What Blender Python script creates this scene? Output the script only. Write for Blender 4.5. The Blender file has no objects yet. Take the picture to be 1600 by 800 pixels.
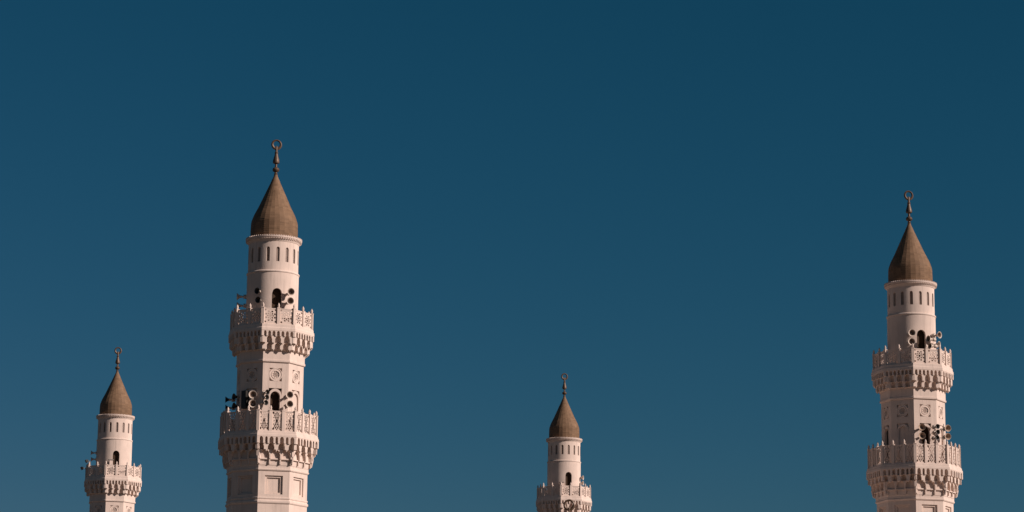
import bpy, bmesh, math, random
from mathutils import Matrix, Vector
random.seed(4)
sc = bpy.context.scene
col = sc.collection
R = math.radians
PI = math.pi
EYE = 1.7                      # camera height; every z measured from the photo is relative to it

# ------------------------------------------------------------------ camera
FPX = 4151.65
cam = bpy.data.objects.new('camera', bpy.data.cameras.new('camera'))
col.objects.link(cam)
cam.data.sensor_width = 36.0
cam.data.lens = 36.0 * FPX / 1600.0
cam.data.clip_start = 0.5
cam.data.clip_end = 9000
TH, ROLL = 0.201209, -0.009702
fwd = Vector((0, math.cos(TH), math.sin(TH)))
rt0 = Vector((1, 0, 0))
up0 = Vector((0, -math.sin(TH), math.cos(TH)))
cr, sr = math.cos(ROLL), math.sin(ROLL)
rt = rt0 * cr - up0 * sr
up = rt0 * sr + up0 * cr
cam.matrix_world = Matrix(((rt.x, up.x, -fwd.x, 0), (rt.y, up.y, -fwd.y, 0), (rt.z, up.z, -fwd.z, EYE), (0, 0, 0, 1)))
sc.camera = cam

# ------------------------------------------------------------------ sky and sun
SUN_AZ = 67.5                  # from -Y towards +X
SUN_EL = 27.0
w = bpy.data.worlds.new('World'); sc.world = w; w.use_nodes = True
nt = w.node_tree; nt.nodes.clear()
def nn(t, **k):
    n = nt.nodes.new(t)
    for a, b in k.items(): setattr(n, a, b)
    return n
sky = nn('ShaderNodeTexSky', sky_type='NISHITA')
sky.sun_disc = False
sky.sun_elevation = R(SUN_EL)
sun_dir = Vector((math.sin(R(SUN_AZ)), -math.cos(R(SUN_AZ)), 0)) * math.cos(R(SUN_EL)) + Vector((0, 0, math.sin(R(SUN_EL))))
sky.sun_rotation = math.atan2(sun_dir.x, sun_dir.y)
sky.altitude = 600; sky.air_density = 1.0; sky.dust_density = 0.3; sky.ozone_density = 2.0
EXPO = 0.28
SKY_GAIN = tuple(g_ / 2 ** EXPO for g_ in (0.0625, 0.458, 0.474))   # deep teal, clear desert air
SKY_POW = (1.92, 0.934, 1.06)
sep = nn('ShaderNodeSeparateColor'); com = nn('ShaderNodeCombineColor')
nt.links.new(sky.outputs[0], sep.inputs[0])
for i in range(3):
    p = nn('ShaderNodeMath', operation='POWER'); m = nn('ShaderNodeMath', operation='MULTIPLY'); mn = nn('ShaderNodeMath', operation='MINIMUM')
    p.inputs[1].default_value = SKY_POW[i]; m.inputs[1].default_value = SKY_GAIN[i]; mn.inputs[1].default_value = 6.0
    nt.links.new(sep.outputs[i], p.inputs[0]); nt.links.new(p.outputs[0], m.inputs[0]); nt.links.new(m.outputs[0], mn.inputs[0]); nt.links.new(mn.outputs[0], com.inputs[i])
bg = nn('ShaderNodeBackground'); bg.inputs['Strength'].default_value = 0.05
out = nn('ShaderNodeOutputWorld')
nt.links.new(com.outputs[0], bg.inputs['Color']); nt.links.new(bg.outputs[0], out.inputs['Surface'])

sl = bpy.data.lights.new('sun', 'SUN'); sl.energy = 5.0; sl.angle = R(0.5); sl.color = (1.0, 0.87, 0.80)
so = bpy.data.objects.new('sun', sl); col.objects.link(so)
so.rotation_euler = (-sun_dir).to_track_quat('-Z', 'Y').to_euler(); so.location = (60, 20, 90)

sc.view_settings.view_transform = 'Standard'
sc.view_settings.look = 'None'
sc.view_settings.exposure = EXPO
sc.view_settings.gamma = 1.0
sc.view_settings.use_curve_mapping = False
sc.cycles.max_bounces = 6

# ------------------------------------------------------------------ materials
def material(name, base, rough=0.8, spec=0.3, var=0.12, scale=1.2, bump=0.0, bump_scale=20.0, streak=0.0, metal=0.0, diffr=0.0, tiles=None):
    m = bpy.data.materials.new(name); m.use_nodes = True
    t = m.node_tree; b = t.nodes['Principled BSDF']
    b.inputs['Roughness'].default_value = rough
    b.inputs['Metallic'].default_value = metal
    b.inputs['Specular IOR Level'].default_value = spec
    b.inputs['Diffuse Roughness'].default_value = diffr
    tc0 = t.nodes.new('ShaderNodeTexCoord'); oi = t.nodes.new('ShaderNodeObjectInfo')
    of = t.nodes.new('ShaderNodeVectorMath'); of.operation = 'SCALE'; of.inputs[0].default_value = (37.0, 53.0, 71.0)
    t.links.new(oi.outputs['Random'], of.inputs['Scale'])
    tc = t.nodes.new('ShaderNodeVectorMath'); tc.operation = 'ADD'
    t.links.new(tc0.outputs['Object'], tc.inputs[0]); t.links.new(of.outputs[0], tc.inputs[1])
    nz = t.nodes.new('ShaderNodeTexNoise'); nz.inputs['Scale'].default_value = scale; nz.inputs['Detail'].default_value = 6
    t.links.new(tc.outputs[0], nz.inputs['Vector'])
    mr = t.nodes.new('ShaderNodeMapRange'); mr.inputs[1].default_value = 0.3; mr.inputs[2].default_value = 0.7
    mr.inputs[3].default_value = 1 - var; mr.inputs[4].default_value = 1 + var * 0.5
    t.links.new(nz.outputs[0], mr.inputs[0])
    fac = mr.outputs[0]
    def mul(a, bb):
        n = t.nodes.new('ShaderNodeMath'); n.operation = 'MULTIPLY'; t.links.new(a, n.inputs[0]); t.links.new(bb, n.inputs[1]); return n.outputs[0]
    if streak:
        mp = t.nodes.new('ShaderNodeMapping'); mp.inputs['Scale'].default_value = (5, 5, 0.35)
        t.links.new(tc.outputs[0], mp.inputs['Vector'])
        n2 = t.nodes.new('ShaderNodeTexNoise'); n2.inputs['Scale'].default_value = 1.4; n2.inputs['Detail'].default_value = 4
        t.links.new(mp.outputs[0], n2.inputs['Vector'])
        m2 = t.nodes.new('ShaderNodeMapRange'); m2.inputs[1].default_value = 0.52; m2.inputs[2].default_value = 0.75
        m2.inputs[3].default_value = 1.0; m2.inputs[4].default_value = 1 - streak
        t.links.new(n2.outputs[0], m2.inputs[0]); fac = mul(fac, m2.outputs[0])
    if tiles:
        at = t.nodes.new('ShaderNodeAttribute'); at.attribute_name = 'tile'
        m3 = t.nodes.new('ShaderNodeMapRange'); m3.inputs[3].default_value = 1 - tiles; m3.inputs[4].default_value = 1 + tiles
        t.links.new(at.outputs['Fac'], m3.inputs[0]); fac = mul(fac, m3.outputs[0])
    vm = t.nodes.new('ShaderNodeVectorMath'); vm.operation = 'SCALE'; vm.inputs[0].default_value = base
    t.links.new(fac, vm.inputs['Scale']); t.links.new(vm.outputs[0], b.inputs['Base Color'])
    if bump:
        n4 = t.nodes.new('ShaderNodeTexNoise'); n4.inputs['Scale'].default_value = bump_scale; n4.inputs['Detail'].default_value = 4
        t.links.new(tc.outputs[0], n4.inputs['Vector'])
        bp = t.nodes.new('ShaderNodeBump'); bp.inputs['Strength'].default_value = bump; bp.inputs['Distance'].default_value = 0.02
        t.links.new(n4.outputs[0], bp.inputs['Height']); t.links.new(bp.outputs[0], b.inputs['Normal'])
    return m
STONE = material('pale_stone', (0.65, 0.52, 0.445), 0.85, 0.2, 0.10, 1.1, 0.25, 14, 0.18, diffr=0.4)
TRIM = material('pale_stone_trim', (0.66, 0.53, 0.455), 0.85, 0.2, 0.08, 2.3, 0.2, 18, 0.14, diffr=0.4)
ROOF = material('brown_roof_tiles', (0.172, 0.104, 0.062), 0.7, 0.12, 0.18, 2.5, 0.2, 30, 0.10, tiles=0.13)
BRONZE = material('weathered_bronze', (0.092, 0.054, 0.032), 0.5, 0.4, 0.2, 6, 0.1, 30, metal=0.2)
DARK = material('dark_timber_door', (0.050, 0.027, 0.014), 0.7, 0.2, 0.2, 3)
GRILLE = material('window_grille', (0.34, 0.26, 0.22), 0.8, 0.2, 0.15, 5)
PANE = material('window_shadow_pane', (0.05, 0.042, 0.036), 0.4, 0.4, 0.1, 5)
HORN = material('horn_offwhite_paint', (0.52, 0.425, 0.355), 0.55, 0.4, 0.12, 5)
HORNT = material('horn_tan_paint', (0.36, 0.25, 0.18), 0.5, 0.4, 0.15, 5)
HORN_IN = material('horn_throat_shade', (0.15, 0.10, 0.075), 0.5, 0.4, 0.15, 5)  # brown shade inside the white bells, put into the colour
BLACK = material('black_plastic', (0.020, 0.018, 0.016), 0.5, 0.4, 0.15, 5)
METAL = material('bracket_grey_metal', (0.22, 0.19, 0.17), 0.5, 0.4, 0.15, 8)
SAND = material('sandy_ground', (0.095, 0.072, 0.050), 0.95, 0.1, 0.25, 0.05, 0.3, 2.0)
PAVE = material('plaza_paving', (0.115, 0.088, 0.064), 0.8, 0.2, 0.15, 0.4, 0.2, 4.0)

# ------------------------------------------------------------------ mesh helpers
class MB:
    def __init__(s): s.v = []; s.f = []; s.a = []
    def quad(s, *ps, a=0.5):
        i = len(s.v); s.v += [tuple(p) for p in ps]; s.f.append(tuple(range(i, i + len(ps)))); s.a.append(a)
    def lathe(s, prof, n, phase=0.0, cap0=False, cap1=False, axis=None, tile=False):
        """profile of (r, z); ring vertex k stands at phase + k*360/n measured from -Y towards +X"""
        M = axis or Matrix.Identity(4)
        rings = []
        for r, z in prof:
            i = len(s.v); rings.append(i)
            for k in range(n):
                a = phase + 2 * PI * k / n
                s.v.append(tuple(M @ Vector((r * math.sin(a), -r * math.cos(a), z))))
        for j in range(len(prof) - 1):
            for k in range(n):
                a, b = rings[j], rings[j + 1]; k2 = (k + 1) % n
                s.f.append((a + k, a + k2, b + k2, b + k)); s.a.append(random.random() if tile else 0.5)
        if cap0: s.f.append(tuple(rings[0] + k for k in reversed(range(n)))); s.a.append(.5)
        if cap1: s.f.append(tuple(rings[-1] + k for k in range(n))); s.a.append(.5)
    def box(s, c, d, M=None):
        M = M or Matrix.Identity(4)
        x, y, z = (q / 2 for q in d); i = len(s.v)
        for sx, sy, sz in ((-1,-1,-1),(1,-1,-1),(1,1,-1),(-1,1,-1),(-1,-1,1),(1,-1,1),(1,1,1),(-1,1,1)):
            s.v.append(tuple(M @ Vector((c[0] + sx * x, c[1] + sy * y, c[2] + sz * z))))
        for f in ((0,3,2,1),(4,5,6,7),(0,1,5,4),(1,2,6,5),(2,3,7,6),(3,0,4,7)):
            s.f.append(tuple(i + q for q in f)); s.a.append(.5)
    def tube(s, p, q, r, n=10, r2=None):
        p, q = Vector(p), Vector(q); d = q - p
        M = Matrix.Translation(p) @ d.to_track_quat('Z', 'Y').to_matrix().to_4x4()
        s.lathe([(r, 0), (r if r2 is None else r2, d.length)], n, 0, True, True, M)
    def mesh(s, name, mat, smooth=False):
        me = bpy.data.meshes.new(name); me.from_pydata(s.v, [], s.f)
        me.materials.append(mat)
        at = me.attributes.new('tile', 'FLOAT', 'FACE'); at.data.foreach_set('value', s.a)
        bm = bmesh.new(); bm.from_mesh(me); bmesh.ops.remove_doubles(bm, verts=bm.verts, dist=1e-5)
        bmesh.ops.recalc_face_normals(bm, faces=bm.faces); bm.to_mesh(me); bm.free()
        if smooth:
            for p in me.polygons: p.use_smooth = True
            try: me.set_sharp_from_angle(angle=R(38))
            except Exception: pass
        return me
    def build(s, name, mat, parent=None, smooth=False): return link(name, s.mesh(name, mat, smooth), parent)
def link(name, me, parent=None, M=None):
    o = bpy.data.objects.new(name, me); col.objects.link(o)
    if parent: o.parent = parent
    if M is not None: o.matrix_local = M
    return o
def tag(o, label=None, cat=None, group=None, kind=None):
    if label: o['label'] = label
    if cat: o['category'] = cat
    if group: o['group'] = group
    if kind: o['kind'] = kind
    return o
def empty(name, loc, rz=0):
    o = bpy.data.objects.new(name, None); col.objects.link(o); o.location = loc; o.rotation_euler = (0, 0, rz); o.empty_display_size = 0.3
    return o
def copy_tree(o, parent=None, skip=()):
    c = o.copy(); col.objects.link(c)
    if parent: c.parent = parent
    for ch in list(o.children):
        if ch.get('tier') in skip: continue
        copy_tree(ch, c, skip)
    return c

C8 = math.cos(PI / 8)
def oct_map(k, Rc):
    a = k * PI / 4; A = Rc * C8
    n = Vector((math.sin(a), -math.cos(a), 0)); t = Vector((math.cos(a), math.sin(a), 0))
    def f(u, z, d=0.0): q = (A - d) / A; return n * (A - d) + t * (u * q) + Vector((0, 0, z))
    return f, A, Rc * math.sin(PI / 8)
def cyl_map(Rc, a0):
    def f(u, z, d=0.0):
        a = a0 + u / Rc; return Vector(((Rc - d) * math.sin(a), -(Rc - d) * math.cos(a), z))
    return f
def arch(uc, hw, zs, pointed=0.0):
    r = hw * (1 + pointed)
    def f(u):
        x = min(abs(u - uc), hw); return zs + math.sqrt(max(0.0, r * r - (x + r - hw) ** 2))
    return f
def pierced(mb, f, u0, u1, z0, z1, holes, base_us=(), bottom=None):
    """wall strip (u0..u1, z0..z1) with holes: dict(u0,u1,zb,zt,dt,db,back,open)"""
    us = {u0, u1} | set(base_us)
    for h in holes:
        n = h.get('n', 10)
        for i in range(n + 1): us.add(h['u0'] + (h['u1'] - h['u0']) * i / n)
    us = sorted(us); keep = [us[0]]
    for u in us[1:]:
        if u - keep[-1] > 1e-6: keep.append(u)
    us = keep
    for ua, ub in zip(us, us[1:]):
        um = (ua + ub) / 2
        act = sorted((h for h in holes if h['u0'] < um < h['u1']), key=lambda h: h['zb'])
        ca = cb = z0
        if bottom and not any(h.get('open') for h in act):
            mb.quad(f(ua, z0), f(ub, z0), f(ub, z0, bottom), f(ua, z0, bottom))
        for h in act:
            zb, ta, tb, dt, db = h['zb'], h['zt'](ua), h['zt'](ub), h['dt'], h.get('db', h['dt'])
            if not h.get('open'):
                if zb > ca + 1e-6 or zb > cb + 1e-6: mb.quad(f(ua, ca), f(ub, cb), f(ub, zb), f(ua, zb))
                mb.quad(f(ua, zb), f(ub, zb), f(ub, zb, db), f(ua, zb, db))
            if h.get('back', True): mb.quad(f(ua, zb, db), f(ub, zb, db), f(ub, tb, dt), f(ua, ta, dt))
            mb.quad(f(ua, ta), f(ub, tb), f(ub, tb, dt), f(ua, ta, dt))
            ca, cb = ta, tb
        if z1 > ca + 1e-6 or z1 > cb + 1e-6: mb.quad(f(ua, ca), f(ub, cb), f(ub, z1), f(ua, z1))
    for h in holes:
        for u in (h['u0'], h['u1']):
            zt = h['zt'](u)
            if zt > h['zb'] + 1e-6:
                mb.quad(f(u, h['zb']), f(u, zt), f(u, zt, h['dt']), f(u, h['zb'], h.get('db', h['dt'])))
const = lambda z: (lambda u: z)

def plate(wd, ht, th, solid, cell):
    """a pierced stone plate, width along x, height along z, centred on x, standing on z = 0, front at y = -th/2"""
    mb = MB(); nx, nz = round(wd / cell), round(ht / cell); cx, cz = wd / nx, ht / nz
    S = [[solid((i + .5) * cx - wd / 2, (j + .5) * cz) for j in range(nz)] for i in range(nx)]
    g = lambda i, j: 0 <= i < nx and 0 <= j < nz and S[i][j]
    for i in range(nx):
        for j in range(nz):
            if not S[i][j]: continue
            x0, x1, z0, z1 = i * cx - wd / 2, (i + 1) * cx - wd / 2, j * cz, (j + 1) * cz
            y0, y1 = -th / 2, th / 2
            mb.quad((x0, y0, z0), (x1, y0, z0), (x1, y0, z1), (x0, y0, z1))
            mb.quad((x1, y1, z0), (x0, y1, z0), (x0, y1, z1), (x1, y1, z1))
            if not g(i - 1, j): mb.quad((x0, y1, z0), (x0, y0, z0), (x0, y0, z1), (x0, y1, z1))
            if not g(i + 1, j): mb.quad((x1, y0, z0), (x1, y1, z0), (x1, y1, z1), (x1, y0, z1))
            if not g(i, j - 1): mb.quad((x0, y1, z0), (x1, y1, z0), (x1, y0, z0), (x0, y0, z0))
            if not g(i, j + 1): mb.quad((x0, y0, z1), (x1, y0, z1), (x1, y1, z1), (x0, y1, z1))
    return mb
def star_holes(cx, cz, s):
    """list of (x, z, rx, rz, angle) elliptical piercings of an eight-fold rosette of radius s"""
    L = [(cx, cz, .19 * s, .19 * s, 0)]
    for k in range(8):
        a = k * PI / 4
        L.append((cx + .43 * s * math.sin(a), cz + .43 * s * math.cos(a), .11 * s, .16 * s, a))
        b = a + PI / 8
        L.append((cx + .74 * s * math.sin(b), cz + .74 * s * math.cos(b), .15 * s, .14 * s, b))
    return L
def in_holes(L, x, z):
    for hx, hz, rx, rz, a in L:
        dx, dz = x - hx, z - hz; c, s_ = math.cos(a), math.sin(a)
        p, q = dx * c - dz * s_, dx * s_ + dz * c
        if (p / rx) ** 2 + (q / rz) ** 2 < 1: return True
    return False

# ------------------------------------------------------------------ the minaret (all z in photo heights, lifted by EYE)
def make_minaret():
    root = empty('minaret', (0, 0, 0))
    G = -EYE
    def add(mb, name, mat, parent=root, smooth=False, tier=None):
        mb.v = [(x, y, z + EYE) for x, y, z in mb.v]
        o = mb.build(name, mat, parent, smooth)
        if tier: o['tier'] = tier
        return o
    PH = -PI / 8                                     # octagon corner phase; face k looks along k*45 deg

    # --- roof cone: 24 facets, rows of plates
    key = [(1.330, 31.03), (1.345, 31.4), (1.325, 32.0), (1.27, 32.2), (1.165, 32.47), (0.93, 32.93), (0.70, 33.45), (0.51, 33.87), (0.34, 34.26), (0.215, 34.56), (0.125, 34.76), (0.085, 34.90)]
    prof = []
    for (r0, z0), (r1, z1) in zip(key, key[1:]):
        n = max(1, round((z1 - z0) / 0.13))
        for i in range(n): prof.append((r0 + (r1 - r0) * i / n, z0 + (z1 - z0) * i / n))
    prof.append(key[-1])
    sm = [prof[0]] + [((prof[i-1][0] + 2 * prof[i][0] + prof[i+1][0]) / 4, prof[i][1]) for i in range(1, len(prof) - 1)] + [prof[-1]]
    prof = []
    for i, (r, z) in enumerate(sm):                  # each course of plates lips slightly over the one below
        prof.append((r, z))
        if 0 < i < len(sm) - 1 and r > 0.3: prof[-1] = (r + 0.010, z); prof.append((r, z + 0.012))
    mb = MB(); mb.lathe(prof, 28, R(3), True, True, tile=True)
    roof = add(mb, 'cone_roof', ROOF)
    # --- finial
    fp = [(.085, 34.88), (.10, 34.93), (.07, 34.96), (.06, 35.02), (.10, 35.045), (.155, 35.09), (.18, 35.17), (.155, 35.25), (.10, 35.30), (.06, 35.33), (.055, 35.50), (.09, 35.53), (.16, 35.56), (.175, 35.66), (.15, 35.79), (.105, 35.96), (.075, 36.12), (.095, 36.16), (.095, 36.19), (.06, 36.22), (.055, 36.36), (.05, 36.54), (.012, 36.60)]
    fp = [(r * 1.12, z) for r, z in fp]; mb = MB(); mb.lathe(fp, 20, 0, True, True); fin = add(mb, 'finial', BRONZE, smooth=True)
    mb = crescent_mb(36.65, 0.315)
    add(mb, 'crescent', BRONZE, fin, True)

    # --- cornice under the roof
    mb = MB(); mb.lathe([(1.30, 31.045), (1.57, 31.03), (1.605, 31.00), (1.605, 30.965), (1.58, 30.925), (1.545, 30.905), (1.525, 30.86), (1.48, 30.79), (1.445, 30.73), (1.41, 30.71)], 96)
    for k in range(72):
        a = 2 * PI * k / 72; M = Matrix.Rotation(a, 4, 'Z')
        mb.box((0, -1.58, 31.045), (.07, .05, .045), M)
        mb.box((0, -1.555, 30.885), (.06, .07, .06), M)
    add(mb, 'cornice', TRIM)

    # --- upper drum with 16 slit windows
    RU = 1.425; f = cyl_map(RU, 0.0); W = 2 * PI * RU
    pitch = W / 16; holes = []
    for k in range(16):
        uc = k * pitch; hw = .098
        if k == 0: uc = 0.0
        holes.append(dict(u0=uc - hw, u1=uc + hw, zb=29.56, zt=arch(uc, hw, 30.29, .12), dt=.10, back=False, n=8))
    mb = MB(); us = [-pitch / 2 + W * i / 120 for i in range(121)]
    pierced(mb, f, -pitch / 2, W - pitch / 2, 28.97, 30.74, holes, us)
    add(mb, 'upper_drum', STONE)
    gm = MB(); hw = .11
    pm = plate(.22, .87, .03, lambda x, z: not ((abs((x / .055 + z / .11) % 1 - .5) < .27) and (abs((x / .055 - z / .11) % 1 - .5) < .27)), .011)
    wme = pm.mesh('slit_window', GRILLE)
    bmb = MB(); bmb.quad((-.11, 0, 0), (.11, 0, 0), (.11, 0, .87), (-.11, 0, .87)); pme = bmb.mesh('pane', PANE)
    for k in range(16):
        a = 2 * PI * k / 16
        o = link('slit_window', wme, root, Matrix.Rotation(a, 4, 'Z') @ Matrix.Translation((0, -(RU - .085), 29.555 + EYE)))
        link('pane', pme, o, Matrix.Translation((0, .05, 0)))

    mb = MB(); mb.lathe([(1.40, 29.07), (1.46, 29.065), (1.505, 29.02), (1.505, 28.97), (1.475, 28.935), (1.46, 28.93)], 96)
    add(mb, 'ring_moulding', TRIM)

    # --- lower drum with one arched doorway
    RL = 1.465; f = cyl_map(RL, 0.0); W = 2 * PI * RL
    hole = dict(u0=-.29, u1=.29, zb=25.84, zt=arch(0, .29, 27.70, .06), dt=.13, back=False, n=14)
    mb = MB(); pierced(mb, f, -W / 2, W / 2, 25.75, 28.935, [hole], [-W / 2 + W * i / 120 for i in range(121)])
    add(mb, 'lower_drum', STONE)
    mb = MB(); mb.box((0, -(RL - .31), 26.93), (1.25, .04, 2.3))
    for sx in (-1, 1):
        mb.box((sx * .15, -(RL - .285), 26.3), (.2, .03, .7)); mb.box((sx * .15, -(RL - .285), 27.25), (.2, .03, .8))
    add(mb, 'door', DARK)

    # --- balconies: slab, muqarnas tiers, balustrade
    def tier(mb, Ro, Ri, z0, z1, n, pitch, hw, rise, dt_f=0.45, off=0.0, point=.25):
        D = (Ro - Ri) * C8
        for k in range(8):
            f, A, half = oct_map(k, Ro)
            hs = []
            for i in range(n):
                uc = (i - (n - 1) / 2) * pitch + off
                hw_ = hw[i % len(hw)] if isinstance(hw, tuple) else hw
                hs.append(dict(u0=uc - hw_, u1=uc + hw_, zb=z0, zt=arch(uc, hw_, max(z0 + .01, z1 - rise - hw_), point), dt=D * dt_f, db=D, open=True, n=10))
            pierced(mb, f, -half, half, z0, z1, hs, bottom=D)
    def colonnettes(mb, Ro, n, pitch, z0, z1, r):
        for k in range(8):
            f, A, half = oct_map(k, Ro)
            for i in range(n):
                u = (i - (n - 1) / 2) * pitch
                mb.tube(f(u, z0, 0), f(u, z1, 0), r, 8)
    def pendants(mb, Ro, n, pitch, z, h, r):
        for k in range(8):
            f, A, half = oct_map(k, Ro)
            for i in range(n):
                u = (i - (n - 1) / 2) * pitch; c = f(u, 0, r * .8)
                mb.lathe([(.012, z - h), (r * .55, z - h * .7), (r, z - h * .25), (r, z)], 8, 0, True, True, Matrix.Translation((c.x, c.y, 0)))

    # upper balcony
    mb = MB(); mb.lathe([(1.40, 25.835), (2.395, 25.83), (2.405, 25.79), (2.425, 25.785), (2.435, 25.64), (2.475, 25.60), (2.485, 25.44), (2.35, 25.435)], 8, PH)
    add(mb, 'balcony_slab', TRIM)
    mb = MB()
    tier(mb, 2.470, 2.27, 25.13, 25.437, 7, .252, .082, .035, .95)
    add(mb, 'arched_frieze', TRIM)
    mb = MB()
    tier(mb, 2.400, 2.10, 24.77, 25.134, 3, .50, .165, .02, .75)
    pendants(mb, 2.40, 4, .50, 24.772, .10, .07)
    tier(mb, 2.235, 1.98, 24.42, 24.774, 3, .47, .15, .03, .8)
    pendants(mb, 2.23, 4, .47, 24.423, .09, .06)
    for k in range(8):                                 # corner brackets
        a = PH + k * PI / 4; M = Matrix.Rotation(a, 4, 'Z')
        mb.box((0, -2.31, 24.93), (.16, .16, .30), M); mb.box((0, -2.13, 24.62), (.14, .13, .26), M)
    add(mb, 'muqarnas', TRIM)
    mb = MB(); mb.lathe([(2.12, 24.425), (1.985, 24.40), (1.965, 24.36), (1.965, 23.87), (2.005, 23.85), (2.005, 23.76), (1.985, 23.73), (1.915, 23.72)], 8, PH)
    add(mb, 'collar_band', TRIM)

    post_h = {}
    def post_mb(h, wd):
        m = MB(); m.box((0, 0, h / 2), (wd, wd, h)); m.box((0, 0, h + .015), (wd + .03, wd + .03, .03))
        m.lathe([(wd * .42, h + .03), (wd * .30, h + .07), (wd * .38, h + .12), (wd * .40, h + .17), (wd * .25, h + .24), (.012, h + .30)], 10, 0, True, True)
        return m
    def balustrade(Rc, z, n, h, ph, tname, pattern):
        A = Rc * C8; half = Rc * math.sin(PI / 8); wd = .165
        pme = post_mb(ph, wd).mesh('balustrade_post', TRIM)
        gap = 2 * half / n; pw = gap - wd + .01
        plm = plate(pw, h, .055, pattern(pw, h), .0165).mesh('balustrade_panel', TRIM)
        rl = MB(); rl.box((0, 0, h + .0), (pw, .085, .055)); rlm = rl.mesh('top_rail', TRIM); rl = MB(); rl.box((0, 0, .0), (pw, .085, .05)); rlm2 = rl.mesh('bottom_rail', TRIM)
        for k in range(8):
            M = Matrix.Rotation(k * PI / 4, 4, 'Z')
            for i in range(n):
                u = -half + gap * i
                Mp = (Matrix.Rotation(k * PI / 4 - PI / 8, 4, 'Z') @ Matrix.Translation((0, -(Rc - wd / 2 / C8 - .005), z + EYE))) if i == 0 else M @ Matrix.Translation((u, -(A - wd / 2), z + EYE))
                o = link('balustrade_post', pme, root, Mp); o['tier'] = tname
                o = link('balustrade_panel', plm, root, M @ Matrix.Translation((u + gap / 2, -(A - wd / 2 - .01), z + .03 + EYE))); o['tier'] = tname
                link('top_rail', rlm, o); link('bottom_rail', rlm2, o)
    def pat_sq(w_, h_):
        L = star_holes(0, h_ / 2, min(w_, h_) * .47)
        for sx in (-1, 1):
            for sz in (-1, 1): L.append((sx * w_ * .385, h_ / 2 + sz * h_ * .40, .055, .055, 0))
        return lambda x, z: abs(x) > w_ / 2 - .03 or not in_holes(L, x, z)
    def pat_tall(w_, h_):
        L = [(0, h_ / 2, .075, .075, 0)]
        for sz in (-1, 1):
            c = h_ / 2 + sz * h_ * .27
            for k in range(6):
                a = k * PI / 3 + PI / 6; L.append((.115 * math.sin(a), c + .115 * math.cos(a), .046, .046, 0))
                L.append((.195 * math.sin(a + PI / 6), c + .195 * math.cos(a + PI / 6), .030, .045, a + PI / 6))
            L.append((0, c, .034, .034, 0))
            for sx in (-1, 1): L.append((sx * w_ * .36, h_ / 2 + sz * h_ * .42, .058, .058, 0))
        for k in range(6):
            a = k * PI / 3; L.append((.15 * math.sin(a + PI / 6), h_ / 2 + .12 * math.cos(a + PI / 6), .03, .03, 0))
        return lambda x, z: abs(x) > w_ / 2 - .025 or not in_holes(L, x, z)
    balustrade(2.395, 25.832, 2, .83, .90, 'up', pat_sq)

    # --- upper octagonal shaft
    RS = 1.915
    mb = MB(); blind = MB()
    for k in range(8):
        f, A, half = oct_map(k, RS)
        sq = .35
        door = k % 2 == 0
        hs = [dict(u0=-sq, u1=sq, zb=22.665, zt=const(23.40), dt=.09, n=2),
              dict(u0=-.37, u1=.37, zb=19.80, zt=const(22.265), dt=.09, n=20, back=not door)]
        pierced(mb, f, -half, half, 19.70, 23.73, hs)
        # the arch surround standing in the recess, flush with the wall but for a hair
        g = lambda u, z, d=0.0, f=f: f(u, z, d - .004)
        tgt = mb
        zs_o, zs_i = 21.86, 21.80
        outer, inner = arch(0, .362, zs_o, .06), arch(0, .275, zs_i, .06)
        us = sorted({-.362 + .724 * i / 28 for i in range(29)} | {-.275, .275})
        dd = .14 if door else .075
        for ua, ub in zip(us, us[1:]):
            m = abs((ua + ub) / 2) < .275
            la, lb = (inner(ua), inner(ub)) if m else (19.80, 19.80)
            tgt.quad(g(ua, la), g(ub, lb), g(ub, outer(ub)), g(ua, outer(ua)))
            tgt.quad(g(ua, outer(ua)), g(ub, outer(ub)), f(ub, outer(ub), .09), f(ua, outer(ua), .09))
            if m:
                tgt.quad(g(ua, la), g(ub, lb), f(ub, lb, dd), f(ua, la, dd))
        for u in (-.275, .275): tgt.quad(g(u, 19.8), g(u, zs_i), f(u, zs_i, dd), f(u, 19.8, dd))
    add(mb, 'upper_shaft', STONE, tier='shaft')
    for k in range(0, 8, 2):
        f, A, half = oct_map(k, RS); M = Matrix.Rotation(k * PI / 4, 4, 'Z')
        mb = MB(); mb.box((0, -(A - .33), 20.95), (1.05, .04, 2.5), M)
        for sx in (-1, 1):
            for c, h in ((20.35, .7), (21.3, .85)): mb.box((sx * .14, -(A - .305), c), (.19, .03, h), M)
        add(mb, 'door', DARK)
    # rosette medallions
    mb = MB()
    n = 40
    prof = [(.372, .09), (.372, -.006), (.335, -.010), (.325, .012), (.255, .012), (.245, -.004), (.205, -.004), (.20, .07)]
    Mx = Matrix.Rotation(PI / 2, 4, 'X')              # lathe axis -> horizontal, profile depth along +Y
    mb.lathe([(r, -d) for r, d in prof], n, 0, False, False, Mx)
    med = mb.mesh('rosette_medallion', TRIM, True)
    lat = plate(.42, .42, .03, lambda x, z: math.hypot(x, z - .21) < .206 and not in_holes(star_holes(0, .21, .20), x, z), .010).mesh('rosette_grille', TRIM)
    for k in range(8):
        o = link('rosette_medallion', med, root, Matrix.Rotation(k * PI / 4, 4, 'Z') @ Matrix.Translation((0, -RS * C8, 23.033 + EYE)))
        link('rosette_grille', lat, o, Matrix.Translation((0, .05, -.21)))

    # --- lower balcony
    mb = MB(); mb.lathe([(1.85, 19.765), (2.80, 19.76), (2.815, 19.70), (2.835, 19.695), (2.845, 19.60), (2.875, 19.58), (2.895, 19.46), (2.895, 19.44), (2.70, 19.435)], 8, PH)
    add(mb, 'balcony_slab', TRIM)
    mb = MB(); tier(mb, 2.885, 2.63, 19.06, 19.437, 7, .292, (.112, .072), .03, .95)
    add(mb, 'arched_frieze', TRIM)
    mb = MB()
    tier(mb, 2.80, 2.40, 18.73, 19.064, 4, .584, .185, .01, .9)
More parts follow.
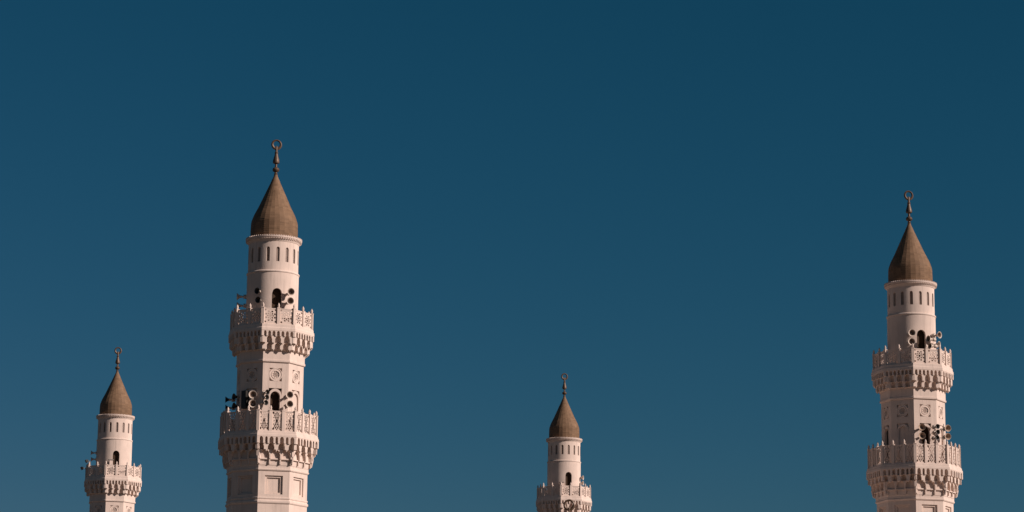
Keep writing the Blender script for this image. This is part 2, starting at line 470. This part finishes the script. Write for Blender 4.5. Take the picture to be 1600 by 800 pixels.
    pendants(mb, 2.80, 3, .584, 18.733, .12, .07)
    tier(mb, 2.58, 2.385, 18.24, 18.734, 3, .60, .262, .01, 1.0, point=.1)
    mb.lathe([(2.37, 18.30), (2.485, 18.27), (2.49, 18.205), (2.37, 18.20)], 8, PH)
    mb.lathe([(2.385, 18.21), (2.36, 17.90)], 8, PH)
    for k in range(8):
        f, A, half = oct_map(k, 2.36); M = Matrix.Rotation(k * PI / 4, 4, 'Z')
        for u in (-.6, 0, .6):
            mb.box((u + (.3 if u < .5 else .29), -(A + .05), 18.08), (.075, .13, .26), M)
        mb.box((-.9 + .045, -(A + .04), 18.08), (.075, .11, .26), M)
    for k in range(8):
        a = PH + k * PI / 4; M = Matrix.Rotation(a, 4, 'Z')
        mb.box((0, -2.70, 18.88), (.17, .17, .27), M); mb.box((0, -2.52, 18.55), (.15, .15, .34), M); mb.tube(M @ Vector((0, -2.47, 18.0)), M @ Vector((0, -2.56, 18.4)), .055, 8)
    add(mb, 'muqarnas', TRIM)
    mb = MB(); mb.lathe([(2.365, 17.915), (2.345, 17.88), (2.335, 17.86), (2.335, 17.72), (2.365, 17.70), (2.365, 17.65), (2.33, 17.60), (2.28, 17.59)], 8, PH)
    add(mb, 'collar_band', TRIM)
    balustrade(2.80, 19.762, 3, 1.07, 1.13, 'low', pat_tall)

    # --- lower shaft with framed square panels
    RB = 2.285; mb = MB()
    for k in range(8):
        f, A, half = oct_map(k, RB)
        pierced(mb, f, -half, half, 16.05, 17.60, [dict(u0=-.50, u1=.50, zb=16.30, zt=const(17.34), dt=.085, n=2, back=False)])
        g = lambda u, z, d=0.0, f=f: f(u, z, d + .085)
        pierced(mb, g, -.50, .50, 16.30, 17.34, [dict(u0=-.385, u1=.385, zb=16.40, zt=const(17.23), dt=.085, n=2)])
    add(mb, 'lower_shaft', STONE)
    mb = MB(); mb.lathe([(2.28, 16.14), (2.335, 16.12), (2.335, 16.05), (2.305, 16.03), (2.305, 15.97), (2.365, 15.93), (2.365, 15.84), (2.33, 15.79), (2.29, 15.78)], 8, PH)
    add(mb, 'string_course', TRIM)
    mb = MB(); mb.lathe([(2.295, 15.80), (2.295, 9.6), (2.6, 9.3), (2.6, 9.0)], 8, PH)
    M = Matrix.Identity(4)
    mb.box((0, 0, 3.65), (5.6, 5.6, 10.7)); mb.box((0, 0, 9.06), (5.9, 5.9, .25)); mb.box((0, 0, -1.2), (6.1, 6.1, 1.0))
    add(mb, 'square_base', STONE)
    return root

def crescent_mb(zc, ro):
    """a closed crescent ring standing in the XZ plane, thin at the top"""
    mb = MB(); n = 40; ri = ro * .57; off = ro * .10; th = .045
    P = []
    for k in range(n):
        a = 2 * PI * k / (n - 1)
        o = Vector((ro * math.sin(a), 0, zc + ro * math.cos(a)))
        i = Vector((ri * math.sin(a), 0, zc + off + ri * math.cos(a)))
        P.append((o, i))
    up_y = Vector((0, th, 0))
    for (o, i), (o2, i2) in zip(P, P[1:]):
        m, m2 = (o + i) / 2, (o2 + i2) / 2
        for s in (-1, 1):
            mb.quad(o, o2, m2 + up_y * s, m + up_y * s); mb.quad(m + up_y * s, m2 + up_y * s, i2, i)
    return mb

# ------------------------------------------------------------------ setting
g = MB(); g.quad((-4000, -1500, 0), (4000, -1500, 0), (4000, 6000, 0), (-4000, 6000, 0))
tag(g.build('ground', SAND), kind='structure')
pv = MB(); pv.quad((-70, 60, .004), (90, 60, .004), (90, 300, .004), (-70, 300, .004))
tag(pv.build('plaza_paving', PAVE), kind='structure')

ROT = R(15.27)
AZ = (-0.0913281, 0.1516851, -0.148683, 0.0204304)
DIST = (149.0, 161.6995, 223.7663, 233.0781)
TPOS = [Vector((d * math.sin(a), d * math.cos(a), 0)) for a, d in zip(AZ, DIST)]
TL = ['tallest white minaret, left of centre, its two lattice balconies hung with horn loudspeakers',
      'large white minaret at the far right with a brown cone roof and two lattice balconies',
      'small distant white minaret at the far left, its single balcony just above the frame edge',
      'small distant white minaret between the two big ones, behind a bronze crescent ring']
proto = make_minaret()
towers = []
for i in range(4):
    t = proto if i == 0 else copy_tree(proto, skip=('low',) if i > 1 else ())
    t.location = TPOS[i]; t.rotation_euler.z = ROT
    tag(t, TL[i], 'minaret', 'white minarets with brown cone roofs')
    towers.append(t)

# ------------------------------------------------------------------ nearer dome whose crescent finial stands in front of the middle minaret
dome = empty('roof_dome', (3.375, 150.0, 0))
tag(dome, 'dome under the bottom edge whose dark bronze crescent ring rises before the small middle minaret', 'dome')
mb = MB(); mb.lathe([(3.0, 9.0), (3.0, 10.6), (3.15, 10.7), (3.15, 10.85), (3.0, 10.9), (3.05, 11.6), (2.95, 12.4), (2.6, 13.3), (2.0, 14.1), (1.2, 14.75), (.5, 15.15), (.12, 15.35)], 48, 0, False, True)
mb.v = [(x, y, z + EYE - 1.2) for x, y, z in mb.v]
mb.build('dome_shell', STONE, dome, True)
mb = MB(); mb.lathe([(.16, 13.95), (.10, 14.1), (.07, 14.2), (.16, 14.32), (.20, 14.45), (.14, 14.58), (.07, 14.68), (.06, 14.85), (.16, 14.95), (.18, 15.06), (.11, 15.3), (.07, 15.48), (.09, 15.54), (.06, 15.6), (.05, 15.95), (.045, 16.12), (.012, 16.2)], 18, 0, True, True)
mb.v = [(x, y, z + EYE) for x, y, z in mb.v]
fin = mb.build('finial', BRONZE, dome, True)
mb = crescent_mb(16.25 + EYE, .335); mb.build('crescent', BRONZE, fin, True)
hall = empty('prayer_hall', (8, 165, 0)); tag(hall, 'low flat roofed prayer hall below the picture that carries the dome', 'building')
mb = MB(); mb.box((0, 4, 4.0), (40, 44, 8.0)); mb.build('wall', STONE, hall)
mb = MB(); mb.box((0, 4, 8.55), (40.6, 44.6, .6)); mb.build('parapet', TRIM, hall)
mb = MB(); mb.box((-4.625, -15, 8.98), (7, 7, .25)); mb.build('dome_plinth', TRIM, hall)

# ------------------------------------------------------------------ loudspeakers
def frame_at(t, s, d):
    """world point: s metres to the right of tower t's axis and d metres towards the viewer's side"""
    a = AZ[t]
    return TPOS[t] + Vector((math.cos(a), -math.sin(a), 0)) * s - Vector((math.sin(a), math.cos(a), 0)) * d
def aim(t, face):
    """horizontal direction; 0 = from the tower towards the street where the photo was taken, positive to the right"""
    a = -AZ[t] + R(face)
    return Vector((math.sin(a), -math.cos(a), 0))
horn_cache = {}
def horn_meshes(kind):
    if kind in horn_cache: return horn_cache[kind]
    dia, ln, matn, inner = kind
    r = dia * .47; ts = [0, .08, .2, .35, .5, .65, .8, .92, 1.0]
    rad = lambda t_: .035 + (r - .035) * t_ ** 2.1
    b = MB()                                         # local axis +Z = mouth direction, mouth at z = 0
    outer = [(rad(t_), -ln + ln * t_) for t_ in ts] + [(r + .012, .004), (r + .012, .016), (r - .004, .016)]
    inn = [(max(.012, rad(t_) - .012), -ln + .02 + (ln - .01) * t_) for t_ in reversed(ts)]
    b.lathe(outer + inn, 28, 0, True, True)
    me_b = b.mesh('bell', {'w': HORN, 't': HORNT, 'k': BLACK}[matn], True)
    c = MB(); c.lathe([(.005, -.02 - ln * .35), (.05, -.05 - ln * .35), (.075, -.10 - ln * .35), (.06, -ln * .85), (.02, -ln + .04)], 14, 0, True, True)
    me_c = c.mesh('inner_bullet', {'w': HORN, 't': HORNT, 'k': HORN}[matn], True)
    d = MB(); d.lathe([(.03, -ln + .02), (.085, -ln), (.10, -ln - .03), (.10, -ln - .17), (.08, -ln - .20), (.02, -ln - .205)], 16, 0, True, True)
    me_d = d.mesh('driver', HORN if matn != 't' else METAL, True)
    br = MB(); br.box((0, -.115, -ln - .09), (.045, .012, .22)); br.box((0, .115, -ln - .09), (.045, .012, .22)); br.box((0, 0, -ln - .215), (.045, .24, .012))
    me_k = br.mesh('yoke', METAL)
    me_b.materials.append({'w': HORN_IN, 't': HORNT, 'k': BLACK}[matn])
    for p in me_b.polygons:                          # shade inside the bell is painted in as a darker throat
        if p.normal.dot(Vector((p.center.x, p.center.y, 0))) < 0 and p.center.xy.length < r * .74: p.material_index = 1
    horn_cache[kind] = (me_b, me_c, me_d, me_k)
    return horn_cache[kind]
def horn(t, s, z, d, face, label, dia=.45, ln=.42, matn='w', inner=False, r_wall=1.45, tilt=0.0, group='loudspeakers on the minarets'):
    p = frame_at(t, s, d) + Vector((0, 0, z + EYE)); v = aim(t, face); v = Vector((v.x, v.y, -math.tan(R(tilt)))).normalized()
    o = empty('horn_loudspeaker', p); tag(o, label, 'loudspeaker', group)
    z_ax = v; x_ax = Vector((0, 0, 1)).cross(z_ax).normalized(); y_ax = z_ax.cross(x_ax)
    o.rotation_euler = Matrix((x_ax, y_ax, z_ax)).transposed().to_euler()
    for nm, me in zip(('bell', 'inner_bullet', 'driver', 'yoke'), horn_meshes((dia, ln, matn, inner))):
        link(nm, me, o)
    # arm from the yoke back into the masonry
    back = p - v * (ln + .215)
    ax = TPOS[t]; rad = Vector((back.x - ax.x, back.y - ax.y, 0)); L = rad.length
    Mi = (Matrix.Translation(p) @ o.rotation_euler.to_matrix().to_4x4()).inverted()
    arm = MB()
    if L > r_wall + .02:
        q = back - rad.normalized() * (L - r_wall + .06)
        arm.tube(back, q, .015, 8)
    else:
        arm.tube(back, back + v * .06, .022, 8)
    arm.v = [tuple(Mi @ Vector(c)) for c in arm.v]
    arm.build('mounting_arm', METAL, o)
    return o
UP, LO = 1.45, 1.77
N0 = 'tallest minaret'; N1 = 'big right minaret'
horn(0, 1.029, 27.786, 1.60, 14, f'upper white horn right of the top balcony door of the {N0}', .44, .42)
horn(0, 1.006, 27.258, 1.60, 14, f'lower white horn right of the top balcony door of the {N0}', .44, .42)
horn(0, -1.991, 27.72, .0, -92, f'upper silhouetted horn left of the drum above the top balcony of the {N0}', .42, .36)
horn(0, -1.976, 27.20, .0, -92, f'lower silhouetted horn left of the drum above the top balcony of the {N0}', .42, .36)
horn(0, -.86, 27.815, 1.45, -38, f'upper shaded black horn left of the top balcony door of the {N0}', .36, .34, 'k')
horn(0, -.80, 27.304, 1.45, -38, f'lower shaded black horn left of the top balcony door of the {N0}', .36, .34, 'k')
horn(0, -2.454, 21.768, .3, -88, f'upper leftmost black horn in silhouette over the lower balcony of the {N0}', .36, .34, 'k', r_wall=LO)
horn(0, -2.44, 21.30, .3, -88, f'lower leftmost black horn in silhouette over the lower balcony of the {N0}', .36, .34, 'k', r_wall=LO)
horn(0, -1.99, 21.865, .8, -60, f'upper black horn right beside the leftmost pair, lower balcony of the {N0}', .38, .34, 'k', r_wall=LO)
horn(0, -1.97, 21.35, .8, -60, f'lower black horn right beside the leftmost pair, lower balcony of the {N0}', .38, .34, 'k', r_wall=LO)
horn(0, -.933, 21.859, 1.86, 5, f'upper white horn with sunlit rim before the shaded lower shaft face of the {N0}', .46, .40, r_wall=LO)
horn(0, -.918, 21.357, 1.86, 5, f'lower white horn with sunlit rim before the shaded lower shaft face of the {N0}', .46, .40, r_wall=LO)
for nm, z, s in (('top', 21.974, -.13), ('middle', 21.690, -.15), ('bottom', 21.385, -.19)):
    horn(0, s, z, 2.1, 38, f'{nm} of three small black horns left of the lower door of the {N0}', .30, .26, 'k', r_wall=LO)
horn(0, 1.106, 21.845, 2.15, 12, f'upper white horn right of the lower balcony door of the {N0}', .42, .40, r_wall=LO)
horn(0, 1.12, 21.328, 2.15, 12, f'lower white horn right of the lower balcony door of the {N0}', .42, .40, r_wall=LO)
horn(1, .032, 27.725, 1.95, 16, f'upper white horn left of the top balcony door of the {N1}', .45, .42)
horn(1, .002, 27.185, 1.95, 16, f'lower white horn left of the top balcony door of the {N1}', .45, .42)
horn(1, 1.00, 27.374, 1.70, -52, f'upper left-turned horn right of the top balcony door of the {N1}', .42, .34)
horn(1, 1.09, 26.957, 1.70, -52, f'lower left-turned horn right of the top balcony door of the {N1}', .36, .32)
horn(1, 1.675, 27.686, 1.25, 52, f'upper right-turned horn at the right edge of the top balcony of the {N1}', .42, .36)
horn(1, 1.64, 27.098, 1.25, 66, f'lower right-turned horn at the right edge of the top balcony of the {N1}', .40, .36)
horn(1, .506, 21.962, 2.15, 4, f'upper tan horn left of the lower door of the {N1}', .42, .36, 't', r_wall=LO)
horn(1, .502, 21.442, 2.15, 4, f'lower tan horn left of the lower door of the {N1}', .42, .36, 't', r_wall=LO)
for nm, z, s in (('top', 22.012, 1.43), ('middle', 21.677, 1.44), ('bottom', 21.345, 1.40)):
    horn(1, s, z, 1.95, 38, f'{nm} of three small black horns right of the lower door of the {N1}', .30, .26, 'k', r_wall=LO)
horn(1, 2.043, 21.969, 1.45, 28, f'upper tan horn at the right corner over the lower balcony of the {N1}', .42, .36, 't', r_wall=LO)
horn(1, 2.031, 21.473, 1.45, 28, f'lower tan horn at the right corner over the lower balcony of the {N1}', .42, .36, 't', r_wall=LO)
horn(2, -1.902, 27.916, .2, -90, 'upper horn in silhouette left of the small far left minaret', .40, .36)
horn(2, -1.88, 27.379, .2, -90, 'lower horn in silhouette left of the small far left minaret', .40, .36)
horn(3, 1.676, 27.61, .5, 72, 'upper horn at the right side of the small middle minaret', .40, .36)
horn(3, 1.678, 27.131, .5, 72, 'lower horn at the right side of the small middle minaret', .40, .36)

def cabinet(t, s, d, z, wd, dp, ht, face, name, label, cat, mat, lid=True, grille=False):
    o = empty(name, frame_at(t, s, d) + Vector((0, 0, z + EYE))); v = aim(t, face)
    o.rotation_euler = (0, 0, math.atan2(v.x, -v.y)); tag(o, label, cat)
    b = MB(); b.box((0, 0, ht / 2), (wd, dp, ht)); b.build('cabinet_body', mat, o)
    if lid: b = MB(); b.box((0, 0, ht + .025), (wd + .12, dp + .12, .05)); b.build('lid', METAL, o)
    b = MB(); b.box((0, -dp / 2 - .008, ht / 2), (wd * .84, .012, ht * .92)); b.build('front_grille' if grille else 'cabinet_door', mat, o)
    if grille:
        b = MB()
        for zz in (.25, .75): b.tube((0, dp / 2 - .02, ht * zz), (0, dp / 2 + .35, ht * zz), .025, 8)
        b.build('wall_bracket', METAL, o)
    return o
cabinet(0, -1.36, 1.36, 21.13, .32, .28, 1.0, -35, 'column_loudspeaker', 'tall black box loudspeaker on the shaded face over the lower balcony of the tallest minaret', 'loudspeaker', BLACK, False, True)
cabinet(2, -.24, 1.72, 25.835, .30, .26, 1.33, 10, 'equipment_cabinet', 'pale cabinet left of the door on the balcony of the far left minaret', 'cabinet', STONE)
cabinet(3, -.20, 1.72, 25.835, .30, .26, 1.20, 15, 'equipment_cabinet', 'pale cabinet left of the door on the balcony of the small middle minaret', 'cabinet', STONE)

def floodlight(t, s, d, z, face, label):
    o = empty('floodlight', frame_at(t, s, d) + Vector((0, 0, z + EYE))); v = aim(t, face)
    o.rotation_euler = (0, 0, math.atan2(v.x, -v.y)); tag(o, label, 'floodlight', 'floodlights on the balcony rail')
    b = MB(); M = Matrix.Rotation(R(25), 4, 'X'); b.box((0, -.12, .0), (.36, .12, .26), M); b.box((0, -.03, 0), (.26, .10, .18), M)
    b.build('lamp_housing', BLACK, o)
    b = MB(); b.quad(*[M @ Vector(c) for c in ((-.15, -.183, -.1), (.15, -.183, -.1), (.15, -.183, .1), (-.15, -.183, .1))]); b.build('lens', PANE, o)
    b = MB(); b.tube((0, 0, 0), (0, .22, -.08), .025, 8); b.tube((0, .22, -.08), (0, .24, -.62), .025, 8); b.build('bracket', METAL, o)
floodlight(2, -2.14, .75, 27.18, -75, 'dark floodlight raised on the left rail of the far left minaret')
floodlight(2, -2.50, .55, 26.60, -80, 'dark floodlight hung low outside the left rail of the far left minaret')

pole = empty('speaker_pole', frame_at(1, 1.80, 1.50) + Vector((0, 0, 19.77 + EYE)))
tag(pole, 'pale upright pole beside tan horns on the lower balcony of the big right minaret', 'pole')
b = MB(); b.tube((0, 0, .03), (0, 0, 2.45), .03, 10); b.build('shaft', HORN, pole)
b = MB(); b.lathe([(.14, 0), (.14, .02), (.05, .04), (.035, .10)], 14, 0, True, True); b.build('base_plate', METAL, pole)
b = MB(); b.tube((-.22, 0, 2.1), (.22, 0, 2.1), .018, 8); b.tube((-.22, 0, 1.6), (.22, 0, 1.6), .018, 8); b.build('crossbar', METAL, pole)
